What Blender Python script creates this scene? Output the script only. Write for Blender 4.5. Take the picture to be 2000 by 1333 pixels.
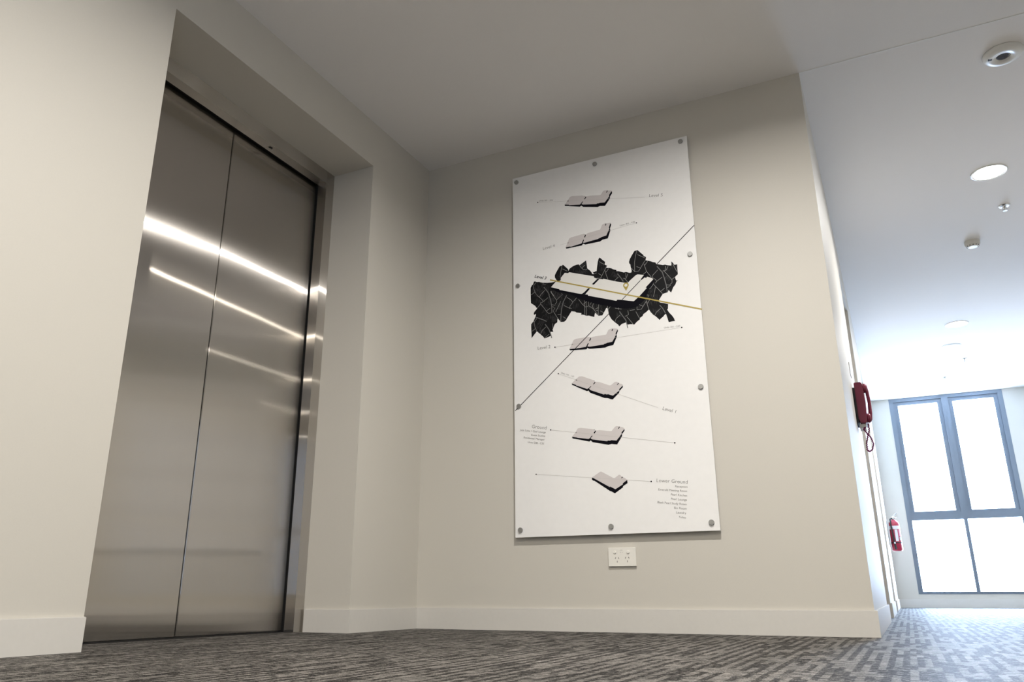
import bpy, bmesh, math, random
from mathutils import Vector, Matrix
random.seed(7)
for o in list(bpy.data.objects): bpy.data.objects.remove(o)
SC = bpy.context.scene
COL = SC.collection

# ------------------------------------------------------------ camera, world, exposure
cam = bpy.data.cameras.new('camera'); co = bpy.data.objects.new('camera', cam); COL.objects.link(co)
F, PITCH, YAW, ROLL = 1538.3, 0.31372, 0.45975, -0.00155
sy_, cy_, sp_, cp_ = math.sin(YAW), math.cos(YAW), math.sin(PITCH), math.cos(PITCH)
fwd = Vector((-sy_*cp_, cy_*cp_, sp_)); rgt = Vector((cy_, sy_, 0)); upv = rgt.cross(fwd)
cr, sr = math.cos(ROLL), math.sin(ROLL)
r2 = rgt*cr + upv*sr; u2 = upv*cr - rgt*sr
M = Matrix((r2, u2, -fwd)).transposed().to_4x4(); M.translation = Vector((2.335, -3.729, 0.168))
co.matrix_world = M
cam.sensor_width = 36; cam.lens = F*36/2000
cam.shift_x = 24.966/2000; cam.shift_y = -3.515/2000
cam.clip_start = 0.02; cam.clip_end = 200
SC.camera = co
SC.view_settings.view_transform = 'Standard'; SC.view_settings.look = 'None'
SC.view_settings.gamma = 1; SC.view_settings.use_curve_mapping = False
SC.view_settings.exposure = 0.05
SKY = 42.0
wd = bpy.data.worlds.new('sky'); SC.world = wd; wd.use_nodes = True
bg = wd.node_tree.nodes['Background']; bg.inputs[0].default_value = (0.58, 0.72, 1.0, 1); bg.inputs[1].default_value = SKY
LOBBY_W = 55.0      # watts of one lobby downlight
HALL_W = 33.0
WARM = (1.0, 0.925, 0.80)
SOFT = (1.0, 0.96, 0.905)

# ------------------------------------------------------------ materials
def mat(name, col, rough=0.6, metal=0, coat=0, emis=None, es=0, spec=0.5, bump=None, noise=None):
    m = bpy.data.materials.new(name); m.use_nodes = True; nt = m.node_tree; b = nt.nodes['Principled BSDF']
    b.inputs['Base Color'].default_value = (*col, 1); b.inputs['Roughness'].default_value = rough
    b.inputs['Metallic'].default_value = metal; b.inputs['Coat Weight'].default_value = coat; b.inputs['Coat Roughness'].default_value = 0.02
    b.inputs['Specular IOR Level'].default_value = spec
    if emis: b.inputs['Emission Color'].default_value = (*emis, 1); b.inputs['Emission Strength'].default_value = es
    tc = nt.nodes.new('ShaderNodeTexCoord')
    n = nt.nodes.new('ShaderNodeTexNoise'); n.inputs['Scale'].default_value = (noise or 30); n.inputs['Detail'].default_value = 4
    nt.links.new(tc.outputs['Object'], n.inputs['Vector'])
    mx = nt.nodes.new('ShaderNodeMixRGB'); mx.blend_type = 'MULTIPLY'; mx.inputs[0].default_value = 0.05
    mx.inputs[1].default_value = (*col, 1); nt.links.new(n.outputs['Fac'], mx.inputs[2]); nt.links.new(mx.outputs[0], b.inputs['Base Color'])
    if bump:
        bp = nt.nodes.new('ShaderNodeBump'); bp.inputs['Strength'].default_value = bump[0]; bp.inputs['Distance'].default_value = bump[1]
        nt.links.new(n.outputs['Fac'], bp.inputs['Height']); nt.links.new(bp.outputs[0], b.inputs['Normal'])
    return m

WALL = mat('wall_paint', (0.60, 0.573, 0.515), 0.55, bump=(0.05, 0.0004), noise=220, spec=0.5)
CEIL = mat('ceiling_paint', (0.85, 0.835, 0.83), 0.9, bump=(0.08, 0.0006), noise=200, spec=0.15)
TRIM = mat('skirting_paint', (0.64, 0.62, 0.58), 0.45, noise=60)
WHITE_PL = mat('white_plastic', (0.80, 0.80, 0.78), 0.35)
GPO_M = mat('socket_plastic', (0.80, 0.78, 0.72), 0.3)
BLACK = mat('black_gap', (0.008, 0.008, 0.008), 0.8)
FRAME_M = mat('hazed_window_aluminium', (0.16, 0.19, 0.23), 0.35, metal=0.0)  # dark aluminium painted a lighter grey-blue to stand in for lens haze
RED_PHONE = mat('red_phone_plastic', (0.24, 0.02, 0.06), 0.35, coat=0.3)
RED_EXT = mat('red_enamel', (0.42, 0.02, 0.05), 0.3, coat=0.4)
DARKRUB = mat('black_rubber', (0.02, 0.02, 0.022), 0.55)
LABEL_M = mat('label_paper', (0.72, 0.70, 0.72), 0.5)
CHROME = mat('chrome', (0.7, 0.7, 0.7), 0.2, metal=1)
STAND_M = mat('brushed_caps', (0.42, 0.42, 0.41), 0.35, metal=0.85)
BOARD = mat('board_white', (0.88, 0.875, 0.865), 0.35, coat=0.8)
P_BLACK = mat('print_black', (0.006, 0.006, 0.007), 0.5, coat=0.0, spec=0.15)
P_SLAB = mat('print_deep_black', (0.003, 0.003, 0.006), 0.5, coat=0.0, spec=0.08)
P_GREY = mat('print_grey', (0.63, 0.59, 0.585), 0.4, coat=0.8)
P_PALE = mat('print_white', (0.78, 0.77, 0.74), 0.4, coat=0.8)
P_VEIN = mat('print_vein', (0.34, 0.34, 0.33), 0.5, coat=0.0)
P_RIB = mat('print_rib', (0.12, 0.12, 0.12), 0.5, coat=0.0)
P_STREAK = mat('print_streak', (0.045, 0.045, 0.047), 0.5, coat=0.0, spec=0.15)
P_LINE = mat('print_fine_line', (0.52, 0.50, 0.48), 0.4, coat=0.6)
P_TEXT = mat('print_text', (0.10, 0.09, 0.085), 0.4, coat=0.5)
P_TEXT2 = mat('print_small_text', (0.17, 0.16, 0.15), 0.4, coat=0.5)
P_GOLD = mat('print_gold', (0.42, 0.32, 0.07), 0.4, coat=0.5)
DOOR_M = mat('door_paint', (0.60, 0.58, 0.55), 0.5)

def steel(name, tangent, rough=0.22, aniso=0.84, base=(0.56, 0.53, 0.495), wav=0.10):
    m = bpy.data.materials.new(name); m.use_nodes = True; nt = m.node_tree; nt.nodes.clear()
    out = nt.nodes.new('ShaderNodeOutputMaterial'); g = nt.nodes.new('ShaderNodeBsdfAnisotropic')
    g.distribution = 'GGX'; g.inputs['Roughness'].default_value = rough; g.inputs['Anisotropy'].default_value = aniso
    v = nt.nodes.new('ShaderNodeCombineXYZ')
    for i in range(3): v.inputs[i].default_value = tangent[i]
    nt.links.new(v.outputs[0], g.inputs['Tangent'])
    tc = nt.nodes.new('ShaderNodeTexCoord'); mp = nt.nodes.new('ShaderNodeMapping')
    mp.inputs['Scale'].default_value = tuple(3 if abs(t) > 0.5 else 900 for t in tangent)
    n = nt.nodes.new('ShaderNodeTexNoise'); n.inputs['Scale'].default_value = 1; n.inputs['Detail'].default_value = 3
    nt.links.new(tc.outputs['Object'], mp.inputs[0]); nt.links.new(mp.outputs[0], n.inputs['Vector'])
    rp = nt.nodes.new('ShaderNodeMapRange'); rp.inputs[3].default_value = 0.93; rp.inputs[4].default_value = 1.07
    nt.links.new(n.outputs['Fac'], rp.inputs[0])
    mx = nt.nodes.new('ShaderNodeVectorMath'); mx.operation = 'SCALE'; mx.inputs[0].default_value = base
    nt.links.new(rp.outputs[0], mx.inputs['Scale']); nt.links.new(mx.outputs[0], g.inputs['Color'])
    # a slow waviness of the sheet bends the long reflections a little
    n2 = nt.nodes.new('ShaderNodeTexNoise'); n2.inputs['Scale'].default_value = 2.2; n2.inputs['Detail'].default_value = 1
    nt.links.new(tc.outputs['Object'], n2.inputs['Vector'])
    bp = nt.nodes.new('ShaderNodeBump'); bp.inputs['Strength'].default_value = wav; bp.inputs['Distance'].default_value = 0.006
    nt.links.new(n2.outputs['Fac'], bp.inputs['Height']); nt.links.new(bp.outputs[0], g.inputs['Normal'])
    g2 = nt.nodes.new('ShaderNodeBsdfAnisotropic'); g2.distribution = 'GGX'; g2.inputs['Roughness'].default_value = 0.13; g2.inputs['Anisotropy'].default_value = 0.945
    nt.links.new(v.outputs[0], g2.inputs['Tangent']); nt.links.new(mx.outputs[0], g2.inputs['Color']); nt.links.new(bp.outputs[0], g2.inputs['Normal'])
    ms = nt.nodes.new('ShaderNodeMixShader'); ms.inputs[0].default_value = 0.66
    nt.links.new(g.outputs[0], ms.inputs[1]); nt.links.new(g2.outputs[0], ms.inputs[2]); nt.links.new(ms.outputs[0], out.inputs[0]); return m
STEEL_V = steel('brushed_steel_upright', (0, 0, 1))
STEEL_H = steel('brushed_steel_level', (0, 1, 0), wav=0.0)

def glass_mat(name, tint, gloss=0.08):
    m = bpy.data.materials.new(name); m.use_nodes = True; nt = m.node_tree; nt.nodes.clear()
    out = nt.nodes.new('ShaderNodeOutputMaterial'); t = nt.nodes.new('ShaderNodeBsdfTransparent'); t.inputs[0].default_value = (*tint, 1)
    g = nt.nodes.new('ShaderNodeBsdfGlossy'); g.inputs['Roughness'].default_value = 0.0
    mx = nt.nodes.new('ShaderNodeMixShader'); mx.inputs[0].default_value = gloss
    nt.links.new(t.outputs[0], mx.inputs[1]); nt.links.new(g.outputs[0], mx.inputs[2]); nt.links.new(mx.outputs[0], out.inputs[0]); return m
GLASS = glass_mat('window_glass', (0.95, 0.98, 0.98))
TINTED = glass_mat('tinted_glass', (0.27, 0.29, 0.305))

def carpet_mat():
    m = bpy.data.materials.new('woven_carpet'); m.use_nodes = True; nt = m.node_tree; b = nt.nodes['Principled BSDF']
    N = nt.nodes.new; K = nt.links.new
    def math_(op, a, b_=None, c=None):
        n = N('ShaderNodeMath'); n.operation = op
        for i, x in enumerate((a, b_, c)):
            if x is None: continue
            if isinstance(x, (int, float)): n.inputs[i].default_value = x
            else: K(x, n.inputs[i])
        return n.outputs[0]
    tc = N('ShaderNodeTexCoord'); sp = N('ShaderNodeSeparateXYZ'); K(tc.outputs['Object'], sp.inputs[0])
    def noise(sx, sy, det=3, rough=0.6):
        mp = N('ShaderNodeMapping'); mp.inputs['Scale'].default_value = (sx, sy, 1); K(tc.outputs['Object'], mp.inputs[0])
        n = N('ShaderNodeTexNoise'); n.inputs['Scale'].default_value = 1; n.inputs['Detail'].default_value = det; n.inputs['Roughness'].default_value = rough
        K(mp.outputs[0], n.inputs['Vector']); return n.outputs['Fac']
    wob = math_('MULTIPLY', math_('SUBTRACT', noise(260, 260, 3), 0.5), 0.013)
    x = math_('ADD', sp.outputs[0], wob); y = math_('ADD', sp.outputs[1], math_('MULTIPLY', wob, 2.0))
    colf = math_('DIVIDE', x, 0.0170); col = math_('FLOOR', colf)
    w1 = N('ShaderNodeTexWhiteNoise'); w1.noise_dimensions = '1D'; K(col, w1.inputs['W'])
    cell = math_('FLOOR', math_('ADD', math_('DIVIDE', y, 0.115), math_('MULTIPLY', w1.outputs['Value'], 9)))
    cv = N('ShaderNodeCombineXYZ'); K(col, cv.inputs[0]); K(cell, cv.inputs[1])
    w2 = N('ShaderNodeTexWhiteNoise'); w2.noise_dimensions = '2D'; K(cv.outputs[0], w2.inputs['Vector'])
    par = math_('PINGPONG', col, 1)
    thr = math_('ADD', math_('MULTIPLY', par, 0.58), 0.20)
    dark = math_('LESS_THAN', w2.outputs['Value'], thr)
    row = math_('GREATER_THAN', noise(22, 230, 2), 0.585)            # thin dark courses across
    speck = noise(330, 420, 2, 0.8)
    fleck = math_('GREATER_THAN', noise(60, 260, 3, 0.75), 0.565)       # light yarn showing in the dark dashes
    patch = noise(1.6, 1.6, 2)
    dk = math_('MULTIPLY', math_('MAXIMUM', dark, row), math_('SUBTRACT', 1.0, math_('MULTIPLY', fleck, 0.75)))
    tv = N('ShaderNodeCombineXYZ'); K(math_('FLOOR', math_('DIVIDE', math_('ADD', x, math_('MULTIPLY', wob, 1.5)), 0.0060)), tv.inputs[0]); K(math_('FLOOR', math_('DIVIDE', y, 0.0036)), tv.inputs[1])
    w3 = N('ShaderNodeTexWhiteNoise'); w3.noise_dimensions = '2D'; K(tv.outputs[0], w3.inputs['Vector']); tuft = w3.outputs['Value']
    tv2 = N('ShaderNodeCombineXYZ'); K(math_('FLOOR', math_('DIVIDE', x, 0.021)), tv2.inputs[0]); K(math_('FLOOR', math_('DIVIDE', y, 0.0042)), tv2.inputs[1])
    w4 = N('ShaderNodeTexWhiteNoise'); w4.noise_dimensions = '2D'; K(tv2.outputs[0], w4.inputs['Vector'])
    dk = math_('MAXIMUM', math_('MULTIPLY', dk, math_('LESS_THAN', tuft, 0.86)), math_('MULTIPLY', math_('GREATER_THAN', w4.outputs['Value'], 0.74), 0.85))
    r = N('ShaderNodeMixRGB'); K(dk, r.inputs[0]); r.inputs[1].default_value = (0.165, 0.153, 0.138, 1); r.inputs[2].default_value = (0.013, 0.012, 0.0118, 1)
    s = N('ShaderNodeMapRange'); K(speck, s.inputs[0]); s.inputs[1].default_value = 0.35; s.inputs[2].default_value = 0.68; s.inputs[3].default_value = 0.12; s.inputs[4].default_value = 1.9
    s2 = N('ShaderNodeMapRange'); K(patch, s2.inputs[0]); s2.inputs[1].default_value = 0.35; s2.inputs[2].default_value = 0.65; s2.inputs[3].default_value = 0.8; s2.inputs[4].default_value = 1.1
    v = N('ShaderNodeVectorMath'); v.operation = 'SCALE'; K(r.outputs[0], v.inputs[0]); K(math_('MULTIPLY', math_('MULTIPLY', s.outputs[0], s2.outputs[0]), math_('MULTIPLY_ADD', tuft, 0.9, 0.6)), v.inputs['Scale'])
    K(v.outputs[0], b.inputs['Base Color']); b.inputs['Roughness'].default_value = 0.53; K(math_('MULTIPLY_ADD', dk, -0.30, 0.36), b.inputs['Specular IOR Level'])
    b.inputs['Sheen Weight'].default_value = 0.0
    hgt = math_('ADD', math_('MULTIPLY', math_('SUBTRACT', 1.0, dk), 0.5), math_('ADD', speck, math_('MULTIPLY', tuft, 0.5)))
    bp = N('ShaderNodeBump'); bp.inputs['Strength'].default_value = 0.7; bp.inputs['Distance'].default_value = 0.003
    K(hgt, bp.inputs['Height']); K(bp.outputs[0], b.inputs['Normal'])
    return m
CARPET = carpet_mat()

# ------------------------------------------------------------ mesh helpers
def link(name, bm, m, parent=None, kind=None, smooth=False, label=None):
    me = bpy.data.meshes.new(name); bmesh.ops.recalc_face_normals(bm, faces=bm.faces); bm.to_mesh(me); bm.free()
    if smooth:
        for p in me.polygons: p.use_smooth = True
    o = bpy.data.objects.new(name, me); COL.objects.link(o)
    if isinstance(m, (list, tuple)):
        for mm in m: me.materials.append(mm)
    else: me.materials.append(m)
    if parent: o.parent = parent; o.matrix_parent_inverse = Matrix.Translation(parent.matrix_world.translation).inverted() if parent.parent is None else Matrix.Translation(Vector(parent.get('_o', (0, 0, 0)))).inverted()
    if kind: o['kind'] = kind
    if label: o['label'] = label
    return o
def box(bm, x0, x1, y0, y1, z0, z1, mi=0):
    vs = [bm.verts.new((x, y, z)) for x in (x0, x1) for y in (y0, y1) for z in (z0, z1)]
    for f in ((0, 1, 3, 2), (4, 6, 7, 5), (0, 4, 5, 1), (2, 3, 7, 6), (0, 2, 6, 4), (1, 5, 7, 3)):
        fc = bm.faces.new([vs[i] for i in f]); fc.material_index = mi
def B(*a, bev=0, seg=2):
    bm = bmesh.new(); box(bm, *a)
    if bev: bmesh.ops.bevel(bm, geom=list(bm.edges), offset=bev, segments=seg, affect='EDGES', profile=0.5)
    return bm
def lathe(bm, prof, org, axis='Z', n=40, cap=True):
    """prof: list of (radius, height) along the axis."""
    rings = []
    for r, h in prof:
        ring = []
        for i in range(n):
            a = 2*math.pi*i/n; ca, sa = r*math.cos(a), r*math.sin(a)
            p = {'Z': (ca, sa, h), 'X': (h, ca, sa), 'Y': (ca, h, sa)}[axis]
            ring.append(bm.verts.new((org[0]+p[0], org[1]+p[1], org[2]+p[2])))
        rings.append(ring)
    for a, b in zip(rings, rings[1:]):
        for i in range(n): bm.faces.new((a[i], a[(i+1) % n], b[(i+1) % n], b[i]))
    if cap: bm.faces.new(rings[0]); bm.faces.new(rings[-1])
def tube(bm, pts, r, n=10):
    pts = [Vector(p) for p in pts]; rings = []; prev = None
    for i, p in enumerate(pts):
        t = (pts[min(i+1, len(pts)-1)] - pts[max(i-1, 0)]).normalized()
        ref = prev if prev is not None else (Vector((0, 0, 1)) if abs(t.z) < 0.9 else Vector((1, 0, 0)))
        u = (ref - t*ref.dot(t)).normalized(); w = t.cross(u); prev = u
        rr = r[i] if isinstance(r, (list, tuple)) else r
        rings.append([bm.verts.new(p + (u*math.cos(2*math.pi*k/n) + w*math.sin(2*math.pi*k/n))*rr) for k in range(n)])
    for a, b in zip(rings, rings[1:]):
        for i in range(n): bm.faces.new((a[i], a[(i+1) % n], b[(i+1) % n], b[i]))
    bm.faces.new(rings[0]); bm.faces.new(rings[-1])
def thing(name, label, cat, loc, group=None):
    o = bpy.data.objects.new(name, None); COL.objects.link(o); o.location = loc; o.empty_display_size = 0.05
    o.matrix_world = Matrix.Translation(Vector(loc)); o['label'] = label; o['category'] = cat
    if group: o['group'] = group
    return o
def sub(parent_obj, name, bm, m, **k):
    """sub-part of a part: the part's own origin is its thing's origin frame"""
    o = link(name, bm, m, None, **k); o.parent = parent_obj
    o.matrix_parent_inverse = parent_obj.matrix_parent_inverse.inverted() @ Matrix.Identity(4)
    # part sits at parent_inverse relative to the Empty, so its world matrix is identity
    o.matrix_parent_inverse = Matrix.Identity(4)
    return o
def tag(o, label, cat, group=None):
    o['label'] = label; o['category'] = cat
    if group: o['group'] = group
    return o

# ------------------------------------------------------------ room dimensions (metres)
W = 2.197; H = 2.70; YL, YR, HO = -1.958, -0.583, 2.431; TH = 0.30
XR = 4.10; YB = -11.2; YE = 8.06; SK = 0.104; ST = 0.012
RD = 0.265                                   # depth of the lift recess to the steel frame
R1, R2, RZ = 2.12, 3.10, 2.42                # first side doorway
R3, R4 = 4.75, 5.75                          # second side doorway
RDEP = 0.16
# floor
bm = B(-0.50, XR+0.2, YB-0.2, YE+0.18, -0.10, 0.0); link('floor', bm, CARPET, kind='structure')
# ceiling: lobby and hall in two sheets with a fine joint
bm = bmesh.new(); box(bm, -0.50, XR+0.2, YB-0.2, 0.0, H, H+0.12); link('ceiling', bm, CEIL, kind='structure')
bm = bmesh.new(); box(bm, W-0.3, XR+0.2, 0.006, YE+0.18, H, H+0.12); link('ceiling', bm, CEIL, kind='structure')
bm = B(W, XR, 0.0, 0.006, H-0.0015, H+0.02); link('trim_1', bm, WHITE_PL, kind='structure')
# left wall with the lift opening
bm = bmesh.new()
box(bm, -RD, 0, YB, YL, 0, H); box(bm, -RD, 0, YR, 0, 0, H); box(bm, -RD, 0, YL, YR, HO, H)
link('wall_left', bm, WALL, kind='structure')
# sign wall
bm = bmesh.new(); box(bm, -0.50, W, 0, TH, 0, H); link('wall_front', bm, WALL, kind='structure')
# hall left wall with two shallow door recesses
bm = bmesh.new()
box(bm, W-RDEP-0.12, W, TH, R1, 0, H); box(bm, W-RDEP-0.12, W, R2, R3, 0, H); box(bm, W-RDEP-0.12, W, R4, YE, 0, H)
box(bm, W-RDEP-0.12, W, R1, R2, RZ, H); box(bm, W-RDEP-0.12, W, R3, R4, RZ, H)
link('wall_hall', bm, WALL, kind='structure')
# right wall with a tinted window behind the viewer
GW = (-7.6, -5.2, 0.12, 2.25)
bm = bmesh.new()
box(bm, XR, XR+0.2, YB, GW[0], 0, H); box(bm, XR, XR+0.2, GW[1], YE, 0, H); box(bm, XR, XR+0.2, GW[0], GW[1], 0, GW[2]); box(bm, XR, XR+0.2, GW[0], GW[1], GW[3], H)
link('wall_right', bm, WALL, kind='structure')
link('wall_back', B(-0.50, XR+0.2, YB-0.2, YB, 0, H), WALL, kind='structure')
# end wall with the big window
WX0, WX1, WZ0, WZ1 = 2.440, 3.770, 0.165, 2.70
bm = bmesh.new()
box(bm, W-0.3, WX0, YE, YE+0.18, 0, H); box(bm, WX1, XR+0.2, YE, YE+0.18, 0, H); box(bm, WX0, WX1, YE, YE+0.18, 0, WZ0)
link('wall_end', bm, WALL, kind='structure')
# skirtings
def skirt(name, boxes):
    bm = bmesh.new()
    for b_ in boxes:
        c = bmesh.new(); box(c, *b_)
        tmp = bpy.data.meshes.new('t'); bmesh.ops.bevel(c, geom=[e for e in c.edges if all(v.co.z > SK-1e-4 for v in e.verts)], offset=0.002, segments=2, affect='EDGES')
        c.to_mesh(tmp); c.free(); bm.from_mesh(tmp); bpy.data.meshes.remove(tmp)
    return link(name, bm, TRIM, kind='structure')
skirt('baseboard_left', [(0, ST, YB, YL, 0, SK), (0, ST, YR-ST, -ST, 0, SK), (-RD+0.012, 0, YR-ST, YR, 0, SK)])
skirt('baseboard_front', [(0, W+ST, -ST, 0, 0, SK)])
skirt('baseboard_hall', [(W, W+ST, 0, R1+ST, 0, SK), (W-RDEP, W, R1, R1+ST, 0, SK), (W-RDEP, W, R2-ST, R2, 0, SK), (W, W+ST, R2-ST, R3, 0, SK), (W-RDEP, W, R4-ST, R4, 0, SK), (W, W+ST, R4-ST, YE-ST, 0, SK)])
skirt('baseboard_end', [(W, XR, YE-ST, YE, 0, SK)])
skirt('baseboard_right', [(XR-ST, XR, YB+ST, YE-ST, 0, SK)])
skirt('baseboard_back', [(ST, XR, YB, YB+ST, 0, SK)])

# side doors in the hall recesses
for nm, a, b_ in (('door_1', R1, R2), ('door_2', R3, R4)):
    d = link(nm, B(W-RDEP, W-RDEP+0.04, a+0.04, b_-0.04, 0.006, 2.10, bev=0.002), DOOR_M, kind='structure')
    bm = bmesh.new(); box(bm, W-RDEP, W-RDEP+0.055, a, a+0.04, 0, 2.14); box(bm, W-RDEP, W-RDEP+0.055, b_-0.04, b_, 0, 2.14); box(bm, W-RDEP, W-RDEP+0.055, a+0.04, b_-0.04, 2.10, 2.14); box(bm, W-RDEP, W-RDEP+0.02, a, b_, 2.14, RZ)
    link('door_frame', bm, TRIM, d)
    bm = bmesh.new(); lathe(bm, [(0.026, 0), (0.026, 0.008), (0.010, 0.010), (0.010, 0.05)], (W-RDEP+0.04, b_-0.11, 1.0), 'X', 20); tube(bm, [(W-RDEP+0.085, b_-0.11, 1.0), (W-RDEP+0.085, b_-0.23, 1.0)], 0.009)
    link('door_handle', bm, CHROME, d)

# ------------------------------------------------------------ end window
win = link('window_1', B(WX0, WX0+0.055, YE-0.004, YE+0.10, WZ0, WZ1), FRAME_M, kind='structure')
def wpart(name, *a, m=FRAME_M): return link(name, B(*a), m, win)
yf0, yf1 = YE-0.004, YE+0.10
wpart('window_frame', WX1-0.055, WX1, yf0, yf1, WZ0, WZ1)
wpart('window_frame', WX0+0.055, WX1-0.055, yf0, yf1, WZ1-0.045, WZ1)
wpart('window_frame', WX0+0.055, WX1-0.055, yf0, yf1, WZ0, WZ0+0.03)
wpart('transom', WX0+0.055, WX1-0.055, yf0-0.01, yf1, 1.075, 1.165)
wpart('mullion', 3.068, 3.146, yf0, yf1, 1.165, WZ1-0.045)
wpart('mullion', 3.085, 3.127, yf0, yf1, WZ0+0.03, 1.075)
for a, b_ in ((WX0+0.055, 3.068), (3.146, WX1-0.055)):          # opening sashes of the upper lights
    bm = bmesh.new(); z0, z1 = 1.165, WZ1-0.045; s = 0.050; ya, yb = YE+0.02, YE+0.07
    box(bm, a, a+s, ya, yb, z0, z1); box(bm, b_-s, b_, ya, yb, z0, z1); box(bm, a+s, b_-s, ya, yb, z1-s, z1); box(bm, a+s, b_-s, ya, yb, z0, z0+s*0.5)
    link('sash', bm, FRAME_M, win)
for a, b_, z0, z1 in ((WX0+0.055, 3.068, 1.165, WZ1-0.045), (3.146, WX1-0.055, 1.165, WZ1-0.045), (WX0+0.055, 3.085, WZ0+0.03, 1.075), (3.127, WX1-0.055, WZ0+0.03, 1.075)):
    link('pane', B(a, b_, YE+0.045, YE+0.049, z0, z1), GLASS, win)
# tinted window behind the viewer
w2 = link('window_2', B(XR+0.04, XR+0.12, GW[0], GW[0]+0.05, GW[2], GW[3]), FRAME_M, kind='structure')
for a in ((XR+0.04, XR+0.12, GW[1]-0.05, GW[1], GW[2], GW[3]), (XR+0.04, XR+0.12, GW[0]+0.05, GW[1]-0.05, GW[3]-0.05, GW[3]), (XR+0.04, XR+0.12, GW[0]+0.05, GW[1]-0.05, GW[2], GW[2]+0.05), (XR+0.04, XR+0.12, GW[0]+0.05, GW[1]-0.05, 0.95, 1.0)):
    link('window_frame', B(*a), FRAME_M, w2)
link('pane', B(XR+0.078, XR+0.082, GW[0]+0.05, GW[1]-0.05, GW[2]+0.05, GW[3]-0.05), TINTED, w2)

# ------------------------------------------------------------ lift entrance
FY0, FY1, FZ = -1.893, -0.648, 2.357; XD = -0.340
lift = thing('elevator', 'brushed stainless steel lift doors set back in a wall recess', 'elevator', (-0.30, -1.27, 0))
bm = B(-0.322, -RD-0.0003, YL-0.06, FY0, 0, HO+0.06); link('door_jamb', bm, STEEL_V, lift)
bm = B(-0.322, -RD-0.0003, FY1, YR+0.06, 0, HO+0.06); link('door_jamb', bm, STEEL_V, lift)
bm = B(-0.322, -RD-0.0003, FY0, FY1, FZ, HO+0.06); hd = link('head_panel', bm, [STEEL_H], lift)
mid = (FY0+FY1)/2
for a, b_ in ((FY0-0.010, mid-0.0030), (mid+0.0030, FY1+0.010)):
    bm = bmesh.new(); box(bm, XD-0.035, XD-0.005, a, b_, 0.008, FZ+0.010)
    bmesh.ops.bevel(bm, geom=[e for e in bm.edges if abs(e.verts[0].co.z-e.verts[1].co.z) > 1], offset=0.0022, segments=3, affect='EDGES')
    link('door_panel', bm, STEEL_V, lift)
A0, A1, AZ = YL-0.06, YR+0.06, HO+0.06
bm = bmesh.new(); box(bm, -0.46, XD-0.06, A0, A1, 0.001, AZ)
box(bm, XD-0.06, -0.3225, A0, FY0-0.014, 0.001, AZ); box(bm, XD-0.06, -0.3225, FY1+0.014, A1, 0.001, AZ); box(bm, XD-0.06, -0.3225, FY0-0.014, FY1+0.014, FZ+0.014, AZ)
link('unlit_gap_lining', bm, BLACK, lift, label='black lining of the unlit gap around the steel doors')  # solid black lining paints the dark of the unlit shaft, seals out sky light
bm = bmesh.new(); box(bm, XD-0.05, XD+0.0, FY0, FY1, 0.0, 0.006); link('sill', bm, mat('sill_metal', (0.05, 0.05, 0.05), 0.4, metal=0.8), lift)
for (dx, dy, r, m_) in ((-0.300, -1.103, 0.0045, CHROME), (-0.291, -1.075, 0.0065, BLACK), (-0.287, -1.068, 0.0055, BLACK), (-0.300, -1.050, 0.0045, CHROME)):
    bm = bmesh.new(); lathe(bm, [(r, FZ-0.003), (r, FZ+0.001)], (dx, dy, 0), 'Z', 20); link('screw' if m_ is CHROME else 'sensor', bm, m_, lift)

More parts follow.
